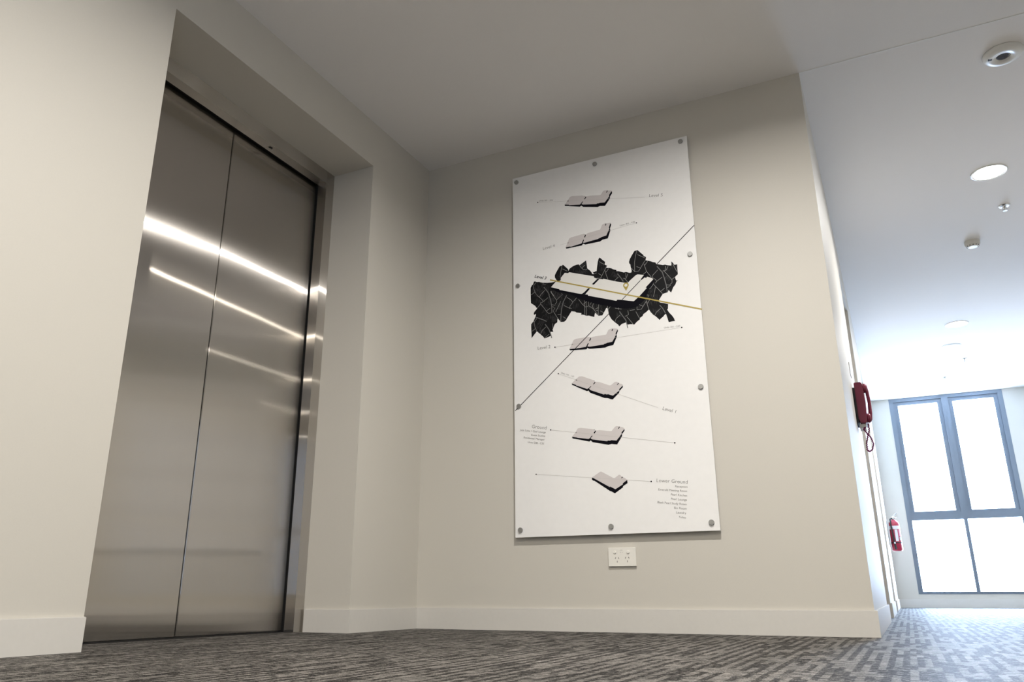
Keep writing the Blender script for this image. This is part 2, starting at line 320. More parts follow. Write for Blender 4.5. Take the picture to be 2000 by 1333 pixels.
# ------------------------------------------------------------ directory board
LEAF = [(0.6972,1.7769),(0.7067,1.7922),(0.7113,1.7925),(0.715,1.8033),(0.7186,1.8106),(0.7278,1.8089),(0.7335,1.8045),(0.7496,1.8027),(0.7701,1.7944),(0.7973,1.7883),(0.8245,1.7857),(0.8381,1.7866),(0.8472,1.7905),(0.8529,1.7928),(0.8486,1.7993),(0.8464,1.8042),(0.8421,1.8117),(0.8425,1.8252),(0.8531,1.8436),(0.8719,1.8718),(0.8866,1.8735),(0.8912,1.8783),(0.9076,1.8604),(0.9216,1.8442),(0.9224,1.835),(0.9295,1.8472),(0.9476,1.8572),(0.9677,1.8623),(0.9816,1.8619),(0.9881,1.8562),(1.0251,1.877),(1.0276,1.8575),(1.0298,1.8303),(1.035,1.8237),(1.0455,1.8139),(1.0537,1.8013),(1.056,1.7931),(1.0608,1.79),(1.0662,1.7901),(1.0613,1.801),(1.0571,1.8047),(1.0667,1.8011),(1.0754,1.8038),(1.0819,1.8037),(1.085,1.8264),(1.0906,1.8564),(1.0955,1.871),(1.1019,1.8791),(1.1167,1.8624),(1.1314,1.8473),(1.1295,1.8377),(1.1272,1.8337),(1.1375,1.8262),(1.143,1.8296),(1.1393,1.8192),(1.1358,1.8122),(1.1527,1.809),(1.1631,1.8048),(1.1754,1.7959),(1.1909,1.7897),(1.1905,1.7832),(1.202,1.781),(1.2184,1.7736),(1.2306,1.768),(1.2421,1.7691),(1.2573,1.7619),(1.2619,1.76),(1.2702,1.7606),(1.2727,1.7687),(1.268,1.7956),(1.2676,1.8065),(1.2627,1.8118),(1.2607,1.8209),(1.2641,1.8312),(1.2661,1.8373),(1.2798,1.8587),(1.2933,1.8779),(1.3069,1.8795),(1.311,1.8791),(1.3293,1.8575),(1.3399,1.8456),(1.3406,1.84),(1.3534,1.831),(1.3492,1.8134),(1.3592,1.8103),(1.3751,1.804),(1.3868,1.7963),(1.4006,1.7915),(1.404,1.7823),(1.4178,1.7775),(1.4373,1.7705),(1.4493,1.7703),(1.4608,1.7649),(1.4802,1.759),(1.4818,1.7672),(1.4814,1.7817),(1.4891,1.7732),(1.4961,1.7602),(1.5108,1.7599),(1.5101,1.7364),(1.5103,1.7059),(1.4954,1.694),(1.4973,1.6801),(1.5006,1.6722),(1.5096,1.6741),(1.5003,1.6681),(1.4944,1.6535),(1.4817,1.6392),(1.4697,1.6133),(1.461,1.6241),(1.4586,1.6308),(1.4528,1.6183),(1.4468,1.6173),(1.4309,1.6149),(1.4258,1.6126),(1.403,1.5813),(1.4036,1.575),(1.4121,1.5694),(1.4314,1.563),(1.4504,1.5547),(1.4478,1.5315),(1.4435,1.5261),(1.453,1.5082),(1.4655,1.4919),(1.4741,1.4763),(1.4787,1.4604),(1.4633,1.4608),(1.4468,1.4593),(1.4423,1.4793),(1.4362,1.5047),(1.4313,1.5035),(1.4208,1.4929),(1.4064,1.4829),(1.4012,1.4776),(1.3949,1.4868),(1.3802,1.5035),(1.3735,1.5077),(1.3598,1.5253),(1.3509,1.5423),(1.3362,1.5312),(1.3196,1.5215),(1.3171,1.5136),(1.3005,1.5038),(1.3011,1.4975),(1.2855,1.4876),(1.2696,1.4731),(1.2617,1.4768),(1.2466,1.4791),(1.2358,1.4783),(1.2284,1.4924),(1.2202,1.4905),(1.2057,1.4876),(1.1908,1.4763),(1.1851,1.4866),(1.1654,1.5053),(1.1517,1.5211),(1.1422,1.5395),(1.1367,1.5552),(1.1346,1.5789),(1.1298,1.5882),(1.1255,1.5868),(1.1187,1.5751),(1.1097,1.5617),(1.1029,1.55),(1.0903,1.551),(1.0808,1.5515),(1.0738,1.559),(1.0637,1.5713),(1.0607,1.5611),(1.0585,1.5486),(1.0439,1.5542),(1.0292,1.5608),(1.0143,1.5621),(0.9974,1.5713),(0.9857,1.5731),(0.9881,1.5814),(0.9721,1.5861),(0.9607,1.5891),(0.9522,1.5958),(0.9328,1.6012),(0.9214,1.5857),(0.9054,1.5644),(0.9008,1.5564),(0.8896,1.5485),(0.872,1.5501),(0.8677,1.5519),(0.8549,1.5702),(0.8516,1.5707),(0.85,1.5514),(0.8365,1.5448),(0.8319,1.5368),(0.8248,1.5206),(0.8214,1.5157),(0.8255,1.5014),(0.8111,1.5042),(0.8098,1.4979),(0.8106,1.4816),(0.7949,1.4764),(0.7747,1.4718),(0.766,1.4839),(0.7506,1.4992),(0.7462,1.5031),(0.7296,1.5197),(0.7284,1.5166),(0.7146,1.5023),(0.6984,1.484),(0.6984,1.5091),(0.697,1.5422),(0.6974,1.5642),(0.7113,1.5797),(0.7207,1.5981),(0.7267,1.6126),(0.7257,1.6194),(0.7165,1.6154),(0.7131,1.6214),(0.7167,1.632),(0.7342,1.6491),(0.7219,1.6668),(0.6981,1.6864),(0.6973,1.709),(0.6968,1.7498)]
WHITE = [(0.8182,1.7587),(0.8483,1.787),(0.8673,1.7857),(0.8764,1.7897),(0.8768,1.8031),(0.901,1.8278),(0.9198,1.8225),(0.9266,1.8264),(0.9797,1.8074),(1.0657,1.777),(1.0664,1.7691),(1.0822,1.7607),(1.0991,1.755),(1.116,1.7501),(1.1172,1.7532),(1.1907,1.7234),(1.2338,1.7096),(1.2502,1.7072),(1.2595,1.7163),(1.2949,1.7419),(1.3042,1.7434),(1.3363,1.7342),(1.3177,1.712),(1.3206,1.7083),(1.3395,1.7197),(1.3473,1.7151),(1.3518,1.7217),(1.3792,1.7082),(1.3828,1.7011),(1.3412,1.6642),(1.347,1.66),(1.3032,1.6203),(1.2746,1.5999),(1.2535,1.6056),(1.2104,1.6183),(1.1878,1.6232),(1.1824,1.6177),(1.0282,1.6732),(1.0284,1.6786),(1.0134,1.683),(0.993,1.6887),(0.9758,1.6942),(0.8682,1.7341),(0.8661,1.739)]
SLAB = [(0.8182,1.7587),(0.8661,1.739),(0.8682,1.7341),(0.993,1.6886),(1.0134,1.6833),(1.0283,1.6775),(1.0282,1.6732),(1.1824,1.6177),(1.1878,1.6232),(1.2104,1.6183),(1.2535,1.6056),(1.2746,1.5999),(1.347,1.66),(1.3412,1.6642),(1.3828,1.7011),(1.39,1.6892),(1.3597,1.6525),(1.3344,1.6003),(1.288,1.5662),(1.2512,1.5639),(1.2243,1.5684),(1.1632,1.5869),(1.0804,1.6157),(1.0173,1.6435),(0.9749,1.6682),(0.9249,1.701),(0.8811,1.7175),(0.8589,1.7213),(0.8147,1.7537)]
BARS = [[(1.0843,1.7593),(1.0532,1.7342),(1.0637,1.729),(1.0959,1.7556)],[(1.0309,1.7152),(1.0415,1.7112),(1.0134,1.6833),(0.993,1.6886),(1.0085,1.6962)],[(1.3513,1.7474),(1.3363,1.7342),(1.3178,1.7131),(1.3206,1.7083),(1.3395,1.7197),(1.3567,1.7357)]]
VEINS = [[(0.7135,1.7831),(0.7178,1.7619),(0.7266,1.74),(0.7411,1.7172)],[(0.7288,1.803),(0.7147,1.7851)],[(0.721,1.7477),(0.7,1.7333)],[(0.7816,1.7472),(0.7643,1.7334),(0.7514,1.7177)],[(0.8143,1.7358),(0.8233,1.7343),(0.8187,1.7306),(0.836,1.7031)],[(0.7518,1.8),(0.7768,1.7887),(0.7698,1.782),(0.788,1.7787)],[(0.8866,1.8735),(0.8803,1.8475),(0.8751,1.8236),(0.8724,1.8084)],[(0.8883,1.8528),(0.9157,1.8352)],[(0.8787,1.7112),(0.8852,1.7045),(0.8694,1.6951)],[(0.9848,1.8579),(0.9984,1.8374),(1.0089,1.8253),(1.0198,1.8233),(1.0296,1.8247)],[(1.0175,1.8505),(1.0006,1.8381)],[(1.0992,1.8558),(1.1116,1.8445),(1.1261,1.8339)],[(1.1419,1.8287),(1.1291,1.8047),(1.1025,1.7592),(1.0887,1.7617),(1.0813,1.7642)],[(1.0919,1.7875),(1.1085,1.7745)],[(1.1288,1.7982),(1.134,1.773),(1.1423,1.7453)],[(1.1483,1.8054),(1.1336,1.7874)],[(1.1993,1.7478),(1.1786,1.7321)],[(1.231,1.7355),(1.2502,1.7083)],[(1.2407,1.7629),(1.2404,1.7381)],[(1.2517,1.7554),(1.2401,1.7317),(1.2248,1.7366)],[(1.0673,1.7899),(1.0815,1.7939)],[(1.3057,1.8775),(1.298,1.8507),(1.2907,1.8129),(1.2888,1.7614)],[(1.3085,1.854),(1.3382,1.834),(1.346,1.8281)],[(1.3471,1.8127),(1.3394,1.8034),(1.3159,1.7691),(1.3093,1.7607),(1.2888,1.7614),(1.2715,1.7841)],[(1.2996,1.7884),(1.3194,1.776)],[(1.3399,1.7947),(1.3448,1.7744),(1.3506,1.7518),(1.3736,1.7155)],[(1.36,1.8059),(1.3436,1.7875)],[(1.3505,1.7497),(1.3315,1.7383)],[(1.4099,1.7491),(1.3822,1.7246),(1.3785,1.7125),(1.3965,1.6965),(1.3998,1.6853),(1.3914,1.6784)],[(1.3999,1.6874),(1.43,1.7051)],[(1.4411,1.7369),(1.4609,1.7078),(1.4788,1.6814),(1.4776,1.6649),(1.4673,1.6584)],[(1.4768,1.6818),(1.4933,1.6923)],[(1.4507,1.7626),(1.4512,1.7392),(1.4352,1.738)],[(1.4643,1.7578),(1.451,1.7371)],[(1.4886,1.7659),(1.507,1.7202)],[(1.3882,1.6917),(1.3812,1.6761),(1.4051,1.6444),(1.425,1.6159)],[(1.3811,1.674),(1.3659,1.6556),(1.3556,1.6511),(1.3422,1.6303)],[(1.418,1.6296),(1.4377,1.6428)],[(1.4477,1.6599),(1.4699,1.6527),(1.4566,1.6447),(1.4488,1.6461)],[(1.3921,1.6594),(1.3788,1.6066)],[(0.721,1.7478),(0.7367,1.7248),(0.7591,1.7007),(0.7702,1.6877),(0.7632,1.6777),(0.7541,1.6792),(0.7551,1.6724),(0.733,1.6493)],[(0.7689,1.6812),(0.7999,1.7015)],[(0.7551,1.6724),(0.7739,1.647),(0.7936,1.6173),(0.8024,1.6092),(0.8226,1.6115)],[(0.7915,1.6275),(0.8109,1.6387)],[(0.7747,1.7406),(0.755,1.7239),(0.7501,1.7112)],[(0.8164,1.7311),(0.8488,1.6787),(0.8508,1.6674),(0.8393,1.656)],[(0.8488,1.6787),(0.8694,1.6952),(0.8852,1.7046)],[(0.8731,1.668),(0.8544,1.6337),(0.8426,1.6115)],[(0.909,1.6839),(0.9305,1.667),(0.9421,1.6519),(0.925,1.6308),(0.9225,1.6225),(0.9333,1.6163)],[(0.9421,1.6519),(0.9635,1.6713)],[(0.8911,1.6408),(0.9245,1.6178)],[(0.8827,1.5777),(0.901,1.5651)],[(0.8273,1.6206),(0.8507,1.5774),(0.8698,1.5505)],[(0.8533,1.5944),(0.8732,1.5934)],[(0.7309,1.592),(0.7146,1.5725)],[(0.7125,1.5817),(0.7198,1.5431),(0.7296,1.5197)],[(0.7208,1.5353),(0.7013,1.5229)],[(0.7828,1.5357),(0.7623,1.5192),(0.7518,1.5012)],[(0.8203,1.657),(0.8414,1.6502),(0.8234,1.6444),(0.8377,1.6343),(0.8295,1.6224)],[(0.8233,1.549),(0.8238,1.5251)],[(0.7759,1.4759),(0.8019,1.4915)],[(0.9747,1.6617),(0.9973,1.6274),(1.0119,1.612),(1.0313,1.6152),(1.0581,1.5914),(1.0799,1.5537)],[(1.0006,1.629),(1.0194,1.641)],[(1.0291,1.6426),(1.0302,1.6154)],[(1.047,1.6342),(1.0379,1.6206)],[(1.0608,1.6297),(1.0503,1.6099),(1.058,1.5893)],[(1.0868,1.6167),(1.0813,1.5876),(1.0808,1.5515)],[(1.0645,1.5904),(1.0817,1.5972)],[(1.0683,1.5812),(1.0811,1.5834)],[(1.0936,1.5771),(1.1099,1.5648)],[(1.1323,1.5974),(1.1346,1.5789),(1.1377,1.555)],[(1.1478,1.5916),(1.1356,1.5766)],[(1.198,1.5369),(1.1766,1.5214),(1.1685,1.5038)],[(1.1732,1.5789),(1.2078,1.5679)],[(1.191,1.5823),(1.1913,1.5675)],[(1.241,1.5551),(1.2428,1.5318),(1.224,1.5254)],[(1.2331,1.5229),(1.2479,1.5018)],[(1.0074,1.667),(1.0071,1.5697)],[(1.0168,1.6588),(1.0153,1.5619)],[(1.2479,1.5018),(1.2656,1.4752)],[(1.2507,1.5535),(1.2771,1.5534)],[(1.2825,1.542),(1.2985,1.5042)],[(1.3008,1.5777),(1.3202,1.565)],[(1.3397,1.5889),(1.3112,1.5499),(1.2891,1.5514)],[(1.2906,1.5763),(1.2891,1.5514)],[(1.3399,1.593),(1.3444,1.5673),(1.3509,1.5423)],[(1.3569,1.5922),(1.3439,1.5757)],[(1.3387,1.6226),(1.3556,1.6197),(1.3489,1.6083)],[(1.41,1.5377),(1.3872,1.5209),(1.3784,1.5059)]]
RIBS = [[(0.7763,1.7662),(0.7962,1.739),(0.8093,1.7144),(0.8027,1.7245),(0.8132,1.6893),(0.8201,1.6482),(0.8204,1.6151)],[(1.196,1.7669),(1.2125,1.7411),(1.2249,1.7183)],[(1.4072,1.7688),(1.4326,1.73),(1.4404,1.6969),(1.4476,1.6578),(1.4509,1.6197)],[(0.9082,1.6962),(0.8885,1.6632),(0.8788,1.6341),(0.8721,1.5914),(0.8698,1.5505)],[(0.7242,1.6008),(0.7724,1.5767),(0.788,1.5665)],[(0.7787,1.5527),(0.8003,1.5199),(0.8087,1.497),(0.8158,1.4679)],[(1.1959,1.5572),(1.2138,1.526),(1.2271,1.5051),(1.2359,1.4601)],[(1.4073,1.5568),(1.4217,1.5358),(1.4336,1.5093)]]
PLANS = [('Level 5',{'top': [(0.9131,2.2371),(0.9446,2.2764),(0.9576,2.28),(1.0163,2.2687),(1.0305,2.2624),(1.0402,2.2573),(1.0582,2.2577),(1.1218,2.2461),(1.1263,2.2497),(1.1376,2.2658),(1.1448,2.2687),(1.164,2.2659),(1.1708,2.2614),(1.1847,2.259),(1.1888,2.2524),(1.1722,2.234),(1.1754,2.2285),(1.1467,2.1944),(1.1153,2.1999),(1.1117,2.198),(1.1012,2.1995),(1.0975,2.1957),(1.0179,2.2125),(1.0126,2.2166),(1.0027,2.2161),(0.9394,2.2271),(0.9368,2.2306)],'side': [(0.9131,2.2371),(0.9368,2.2306),(0.9394,2.2271),(1.0027,2.2161),(1.0083,2.2214),(1.0135,2.2154),(1.0214,2.2117),(1.0975,2.1967),(1.1012,2.2005),(1.1118,2.1989),(1.1154,2.2003),(1.1451,2.1957),(1.1719,2.2266),(1.1714,2.2351),(1.1853,2.2532),(1.1891,2.2514),(1.1886,2.2403),(1.1761,2.2246),(1.1747,2.212),(1.1459,2.1751),(1.118,2.1807),(1.1038,2.1775),(1.0209,2.1977),(1.0122,2.2054),(1.0096,2.2088),(1.0022,2.203),(0.9401,2.2203),(0.9356,2.2232),(0.9129,2.2286)],'bars': [[(1.0384,2.2577),(1.0409,2.2514),(1.0315,2.2414),(1.0271,2.2434)],[(1.0186,2.2322),(1.023,2.2302),(1.0108,2.217),(1.0036,2.2178)],[(1.1623,2.2654),(1.1646,2.2601),(1.1581,2.2514),(1.1556,2.2539)],[(0.9293,2.2571),(0.9375,2.2552),(0.9356,2.2518),(0.9292,2.2533)],[(1.0287,2.2633),(1.034,2.2606),(1.0318,2.2589)]],'line': [(0.7502,2.2885),(1.367,2.1749)],'dots': [(0.7502,2.2885)]}),('Level 4',{'top': [(0.91,1.9763),(0.9323,2.0251),(0.945,2.0298),(1.0168,2.0357),(1.0272,2.0298),(1.0325,2.0287),(1.0362,2.0334),(1.0451,2.0351),(1.1085,2.0406),(1.112,2.0408),(1.1235,2.0657),(1.1307,2.0696),(1.1447,2.0711),(1.1567,2.0693),(1.1705,2.0681),(1.1729,2.0639),(1.1632,2.0424),(1.1664,2.0362),(1.1466,1.9989),(1.1152,1.9947),(1.1116,1.9909),(1.1011,1.9904),(1.0975,1.9866),(1.0184,1.9832),(1.0041,1.9807),(0.9415,1.9744),(0.9344,1.9768)],'side': [(0.91,1.9763),(0.9344,1.9768),(0.9415,1.9744),(1.0024,1.9811),(1.0097,1.9878),(1.0139,1.9823),(1.0201,1.9819),(1.0975,1.9875),(1.1011,1.9904),(1.1134,1.9923),(1.117,1.9952),(1.1448,1.9983),(1.1628,2.0334),(1.1615,2.0428),(1.1713,2.0661),(1.1756,2.056),(1.1672,2.0343),(1.1689,2.023),(1.1526,1.9795),(1.1232,1.9785),(1.109,1.9707),(1.0249,1.97),(1.0146,1.9758),(1.012,1.9782),(1.0046,1.9688),(0.9431,1.9686),(0.9152,1.9679)],'bars': [[(1.0263,2.03),(1.0305,2.0245),(1.0248,2.012),(1.0192,2.0141)],[(1.0128,2.0008),(1.0187,2.0005),(1.0122,1.9836),(1.005,1.9805)],[(1.1447,2.0711),(1.1477,2.0622),(1.1431,2.0559),(1.1406,2.0583)],[(0.9225,2.0013),(0.9298,2.0026),(0.9288,2.0),(0.9242,1.9973)],[(1.0181,2.0339),(1.0216,2.0325),(1.0192,2.03)]],'line': [(0.8789,1.9974),(1.3049,2.035)],'dots': [(1.3133,2.0355)]}),('Level 2',{'top': [(0.9138,1.3925),(0.9395,1.4396),(0.9551,1.4441),(1.0013,1.4441),(1.0234,1.4442),(1.0333,1.4394),(1.0418,1.4407),(1.052,1.4417),(1.114,1.4426),(1.119,1.4435),(1.1316,1.4659),(1.1418,1.4702),(1.1534,1.4709),(1.1665,1.4689),(1.1795,1.4653),(1.1826,1.4606),(1.1701,1.4409),(1.1722,1.434),(1.1516,1.3981),(1.1202,1.3968),(1.1167,1.394),(1.1051,1.3932),(1.1016,1.3903),(1.0264,1.391),(1.0062,1.3922),(0.9482,1.3911),(0.9379,1.3917)],'side': [(0.9138,1.3925),(0.9388,1.3916),(0.9465,1.3905),(1.0028,1.3918),(1.0147,1.3935),(1.0197,1.392),(1.0264,1.3902),(1.1033,1.3909),(1.1051,1.394),(1.1168,1.3948),(1.1202,1.3976),(1.15,1.3992),(1.1705,1.4326),(1.1693,1.4419),(1.181,1.4617),(1.183,1.4531),(1.1738,1.4337),(1.1749,1.422),(1.154,1.3804),(1.1276,1.3792),(1.1108,1.3733),(1.0276,1.3783),(1.0184,1.3821),(1.0152,1.3859),(1.009,1.3784),(0.9462,1.383),(0.9179,1.3852)],'bars': [[(1.033,1.4386),(1.0368,1.4322),(1.0301,1.4214),(1.0251,1.423)],[(1.017,1.4099),(1.0229,1.4091),(1.0147,1.3935),(1.0061,1.3897)],[(1.1542,1.4699),(1.1576,1.4628),(1.151,1.4562),(1.1487,1.4583)],[(0.9275,1.4168),(0.9362,1.4181),(0.9344,1.4149),(0.9292,1.414)]],'line': [(0.8332,1.4145),(1.5027,1.4215)],'dots': [(0.8332,1.4145),(1.5094,1.4218)]}),('Level 1',{'top': [(0.9217,1.2061),(0.9461,1.227),(0.9634,1.238),(0.9802,1.2367),(1.0441,1.207),(1.0488,1.1999),(1.0569,1.1982),(1.07,1.1958),(1.1229,1.1719),(1.131,1.1717),(1.1527,1.1859),(1.1624,1.1864),(1.1733,1.1795),(1.1795,1.174),(1.189,1.1721),(1.1942,1.1651),(1.174,1.1452),(1.1746,1.1412),(1.1396,1.1159),(1.1126,1.126),(1.0965,1.1286),(1.0932,1.1282),(1.0207,1.1596),(1.0159,1.165),(1.006,1.1678),(0.9466,1.1917),(0.9433,1.1954)],'side': [(0.9217,1.2061),(0.9442,1.1953),(0.9466,1.1917),(1.0043,1.1671),(1.0128,1.1702),(1.0191,1.1622),(1.0223,1.1586),(1.0932,1.1274),(1.0974,1.1301),(1.1094,1.1256),(1.1127,1.1276),(1.1397,1.1167),(1.1745,1.1396),(1.1732,1.1461),(1.1941,1.1635),(1.1928,1.1534),(1.1752,1.1372),(1.1723,1.1272),(1.1371,1.0972),(1.1292,1.0996),(1.1118,1.1071),(1.094,1.1098),(1.0217,1.1442),(1.0153,1.1506),(1.0123,1.1574),(1.0031,1.1552),(0.9464,1.1852),(0.9414,1.1891),(0.9231,1.1977)],'bars': [[(1.0487,1.1991),(1.0502,1.1941),(1.0399,1.1864),(1.0367,1.1884)],[(1.0231,1.1787),(1.028,1.1773),(1.0143,1.1668),(1.0076,1.166)],[(1.1717,1.1797),(1.1734,1.1755),(1.1655,1.1685),(1.1632,1.1703)],[(0.9434,1.2224),(0.9493,1.2225),(0.9517,1.2189),(0.9475,1.2178)],[(1.0425,1.208),(1.0457,1.2052),(1.0439,1.203)]],'line': [(0.8488,1.2667),(1.3628,1.0325)],'dots': [(0.8488,1.2667)]}),('Ground',{'top': [(0.9139,0.9273),(0.9328,0.9477),(0.9467,0.9677),(0.9617,0.9687),(1.009,0.9604),(1.0333,0.9551),(1.0411,0.9497),(1.0508,0.948),(1.0605,0.9487),(1.1178,0.9381),(1.1242,0.9383),(1.1426,0.9582),(1.1507,0.9605),(1.1648,0.9577),(1.1834,0.9514),(1.1908,0.9438),(1.175,0.9253),(1.1762,0.9198),(1.1487,0.8886),(1.1188,0.8927),(1.1156,0.8907),(1.1029,0.8917),(1.0996,0.8889),(1.0215,0.9056),(1.0151,0.9085),(1.0054,0.9085),(0.9435,0.9201),(0.9402,0.9219)],'side': [(0.9139,0.9273),(0.9402,0.9219),(0.9435,0.9201),(1.0021,0.9088),(1.0121,0.9142),(1.0159,0.9084),(1.0231,0.9047),(1.0996,0.8889),(1.1029,0.8925),(1.1156,0.8907),(1.1189,0.893),(1.1471,0.8887),(1.1755,0.9199),(1.1742,0.9261),(1.1905,0.943),(1.1903,0.9339),(1.1769,0.9182),(1.1764,0.9076),(1.1493,0.8688),(1.1211,0.8741),(1.1051,0.8709),(1.0241,0.8907),(1.0163,0.8967),(1.014,0.9016),(1.0065,0.8952),(0.9432,0.9123),(0.9169,0.9192)],'bars': [[(1.0403,0.949),(1.0425,0.9441),(1.0356,0.9338),(1.0292,0.936)],[(1.0198,0.9244),(1.0246,0.9232),(1.0128,0.911),(1.007,0.9099)],[(1.164,0.9578),(1.1669,0.9529),(1.161,0.945),(1.1582,0.9468)],[(0.9328,0.9477),(0.9403,0.9478),(0.9394,0.9455),(0.936,0.9443)],[(1.0324,0.9552),(1.0365,0.954),(1.0347,0.951)]],'line': [(0.7982,0.9736),(1.4343,0.8531)],'dots': [(0.7982,0.9736),(1.4345,0.8531)]}),('Lower Ground',{'top': [(1.012,0.7159),(1.0554,0.7416),(1.0617,0.742),(1.1215,0.7074),(1.1293,0.7069),(1.1502,0.7204),(1.1564,0.72),(1.1667,0.7104),(1.1788,0.7038),(1.192,0.6933),(1.1682,0.6786),(1.1687,0.6734),(1.1305,0.6514),(1.1039,0.6662),(1.1008,0.6657),(1.0238,0.7106)],'side': [(1.012,0.7159),(1.0238,0.7106),(1.1008,0.6649),(1.1055,0.6661),(1.1297,0.6522),(1.1687,0.6734),(1.1682,0.6786),(1.1913,0.6934),(1.192,0.6779),(1.169,0.6646),(1.1679,0.6588),(1.1264,0.6325),(1.1076,0.6446),(1.1029,0.6449),(1.0249,0.6993),(1.0186,0.7004),(1.0116,0.7061)],'bars': [[(1.1691,0.7103),(1.1704,0.7065),(1.1632,0.7025),(1.1602,0.7042)]],'line': [(0.7127,0.7516),(1.3039,0.6796)],'dots': [(0.7127,0.7516),(1.3088,0.6788)]})]
TEXTS = [('Level 5',(1.3903,2.1693),(1.4608,2.156),0),('Level 4',(0.7764,1.9884),(0.8466,1.993),0),('Level 3',(0.7213,1.8337),(0.7898,1.8083),1),('Level 2',(0.7344,1.4141),(0.8067,1.4131),0),('Level 1',(1.3859,1.019),(1.4474,0.9958),0),('Ground',(0.6927,0.9926),(0.774,0.9779),0),('Jade Suite + Opal Lounge',(0.6238,0.9848),(0.7696,0.9585),2),('Guest Studios',(0.6868,0.953),(0.7666,0.9396),2),('Residential Manager',(0.6446,0.9429),(0.7625,0.9208),2),('Units G08 - G35',(0.6685,0.9167),(0.7586,0.9007),2),('Lower Ground',(1.3346,0.6743),(1.4806,0.6578),0),('Reception',(1.4214,0.6445),(1.4784,0.6386),2),('Emerald Meeting Room',(1.3407,0.6346),(1.4753,0.6194),2),('Pearl Kitchen',(1.3981,0.6086),(1.4737,0.5986),2),('Pearl Lounge',(1.3976,0.5883),(1.4713,0.5791),2),('Black Pearl Study Room',(1.3324,0.5758),(1.4686,0.5592),2),('Bin Room',(1.4101,0.5459),(1.4667,0.5395),2),('Laundry',(1.4179,0.5248),(1.4635,0.5195),2),('Toilets',(1.4284,0.5041),(1.4611,0.4998),2),('Units 501 - 534',(0.7583,2.2931),(0.8406,2.2775),2),('Units 401 - 436',(1.2232,2.0353),(1.3052,2.0403),2),('Units 201 - 237',(1.4211,1.4299),(1.5021,1.4267),2),('Units 101 - 137',(0.8627,1.2666),(0.9337,1.2358),2)]
DIAG = [[(1.6127,1.9568),(1.4073,1.7817)],[(1.3164,1.7077),(1.2131,1.6182)],[(1.1379,1.5529),(0.5975,1.0941)]]
GOLD = [(0.8137,1.8024),(1.6156,1.4999)]
PIN = ((1.238,1.6946),(1.2372,1.6693),(1.2521,1.6914))
STAND = [(0.618,2.4484),(1.0988,2.4434),(1.578,2.4528),(0.6215,1.8011),(1.5799,1.8015),(0.6208,1.1166),(1.5787,1.1114),(0.6227,0.4773),(1.1007,0.4772),(1.5764,0.4777)]

BY = -0.0300
board = thing('directory_board', 'tall white directory board with level floor plans, fixed on round standoffs above the socket', 'sign', (1.10, 0, 0.44))
link('glass_panel', B(0.5925, 1.612, BY, -0.0225, 0.4405, 2.480, bev=0.0008, seg=1), BOARD, board)
def flat(bm, pts, y, mi=0):
    vs = [bm.verts.new((x, y, z)) for x, z in pts]
    try: f = bm.faces.new(vs); f.material_index = mi
    except ValueError: pass
def stroke(bm, pts, w, y):
    pts = [Vector((p[0], p[1])) for p in pts]
    L_, R_ = [], []
    for i, p in enumerate(pts):
        t = (pts[min(i+1, len(pts)-1)] - pts[max(i-1, 0)]).normalized(); n = Vector((-t.y, t.x))*w/2
        L_.append(p+n); R_.append(p-n)
    for i in range(len(pts)-1): flat(bm, [tuple(L_[i]), tuple(L_[i+1]), tuple(R_[i+1]), tuple(R_[i])], y)
def disc(bm, c, r, y, n=24):
    flat(bm, [(c[0]+r*math.cos(2*math.pi*i/n), c[1]+r*math.sin(2*math.pi*i/n)) for i in range(n)], y)
def inside(p, poly):
    c = False; j = len(poly)-1
    for i in range(len(poly)):
        a, b_ = poly[i], poly[j]
        if (a[1] > p[1]) != (b_[1] > p[1]) and p[0] < (b_[0]-a[0])*(p[1]-a[1])/(b_[1]-a[1]) + a[0]: c = not c
        j = i
    return c
def pl(name, build, m, parent=board, label=None):
    bm = bmesh.new(); build(bm)
    me = bpy.data.meshes.new(name)
    for f in bm.faces:
        f.normal_update()
        if f.normal.y > 0: f.normal_flip()
    bmesh.ops.triangulate(bm, faces=[f for f in bm.faces if len(f.verts) > 4])
    bm.to_mesh(me); bm.free(); me.materials.append(m)
    o = bpy.data.objects.new(name, me); COL.objects.link(o); o.parent = parent
    if parent is board: o.matrix_parent_inverse = Matrix.Translation(board.location).inverted()
    if label: o['label'] = label
    return o
y1, y2, y3, y4, y5 = BY-0.0002, BY-0.0004, BY-0.0006, BY-0.0008, BY-0.0010
leaf = pl('leaf_print', lambda bm: flat(bm, LEAF, y1), P_BLACK, label='black banana leaf silhouette print')
def streaks(bm):
    xs = [p[0] for p in LEAF]; zs = [p[1] for p in LEAF]; n = 0
    rr = random.Random(3)
    while n < 700:
        gx, gz = rr.uniform(min(xs), max(xs)), rr.uniform(min(zs), max(zs)); ang = math.radians(rr.choice((55, 75, 95, 120)) + rr.uniform(-12, 12))
        if not inside((gx, gz), LEAF): continue
        for k in range(9):                                   # a bundle of near-parallel strokes per leaf panel
            l = rr.uniform(0.006, 0.026); ox = (k-4)*0.0042*rr.uniform(0.8, 1.2); oz = rr.uniform(-0.010, 0.010)
            cx, cz = gx-math.sin(ang)*ox+math.cos(ang)*oz, gz+math.cos(ang)*ox+math.sin(ang)*oz
            p0 = (cx-math.cos(ang)*l/2, cz-math.sin(ang)*l/2); p1 = (cx+math.cos(ang)*l/2, cz+math.sin(ang)*l/2)
            if inside(p0, LEAF) and inside(p1, LEAF) and not inside((cx, cz), SLAB) and not inside((cx, cz), WHITE):
                stroke(bm, [p0, p1], rr.uniform(0.0006, 0.0018), y1-0.0001); n += 1
pl('leaf_streaks', streaks, P_STREAK, leaf)['kind'] = 'stuff'
for p_ in RIBS: pl('leaf_rib', lambda bm: stroke(bm, p_, 0.0045, y2-0.0001), P_RIB, leaf)
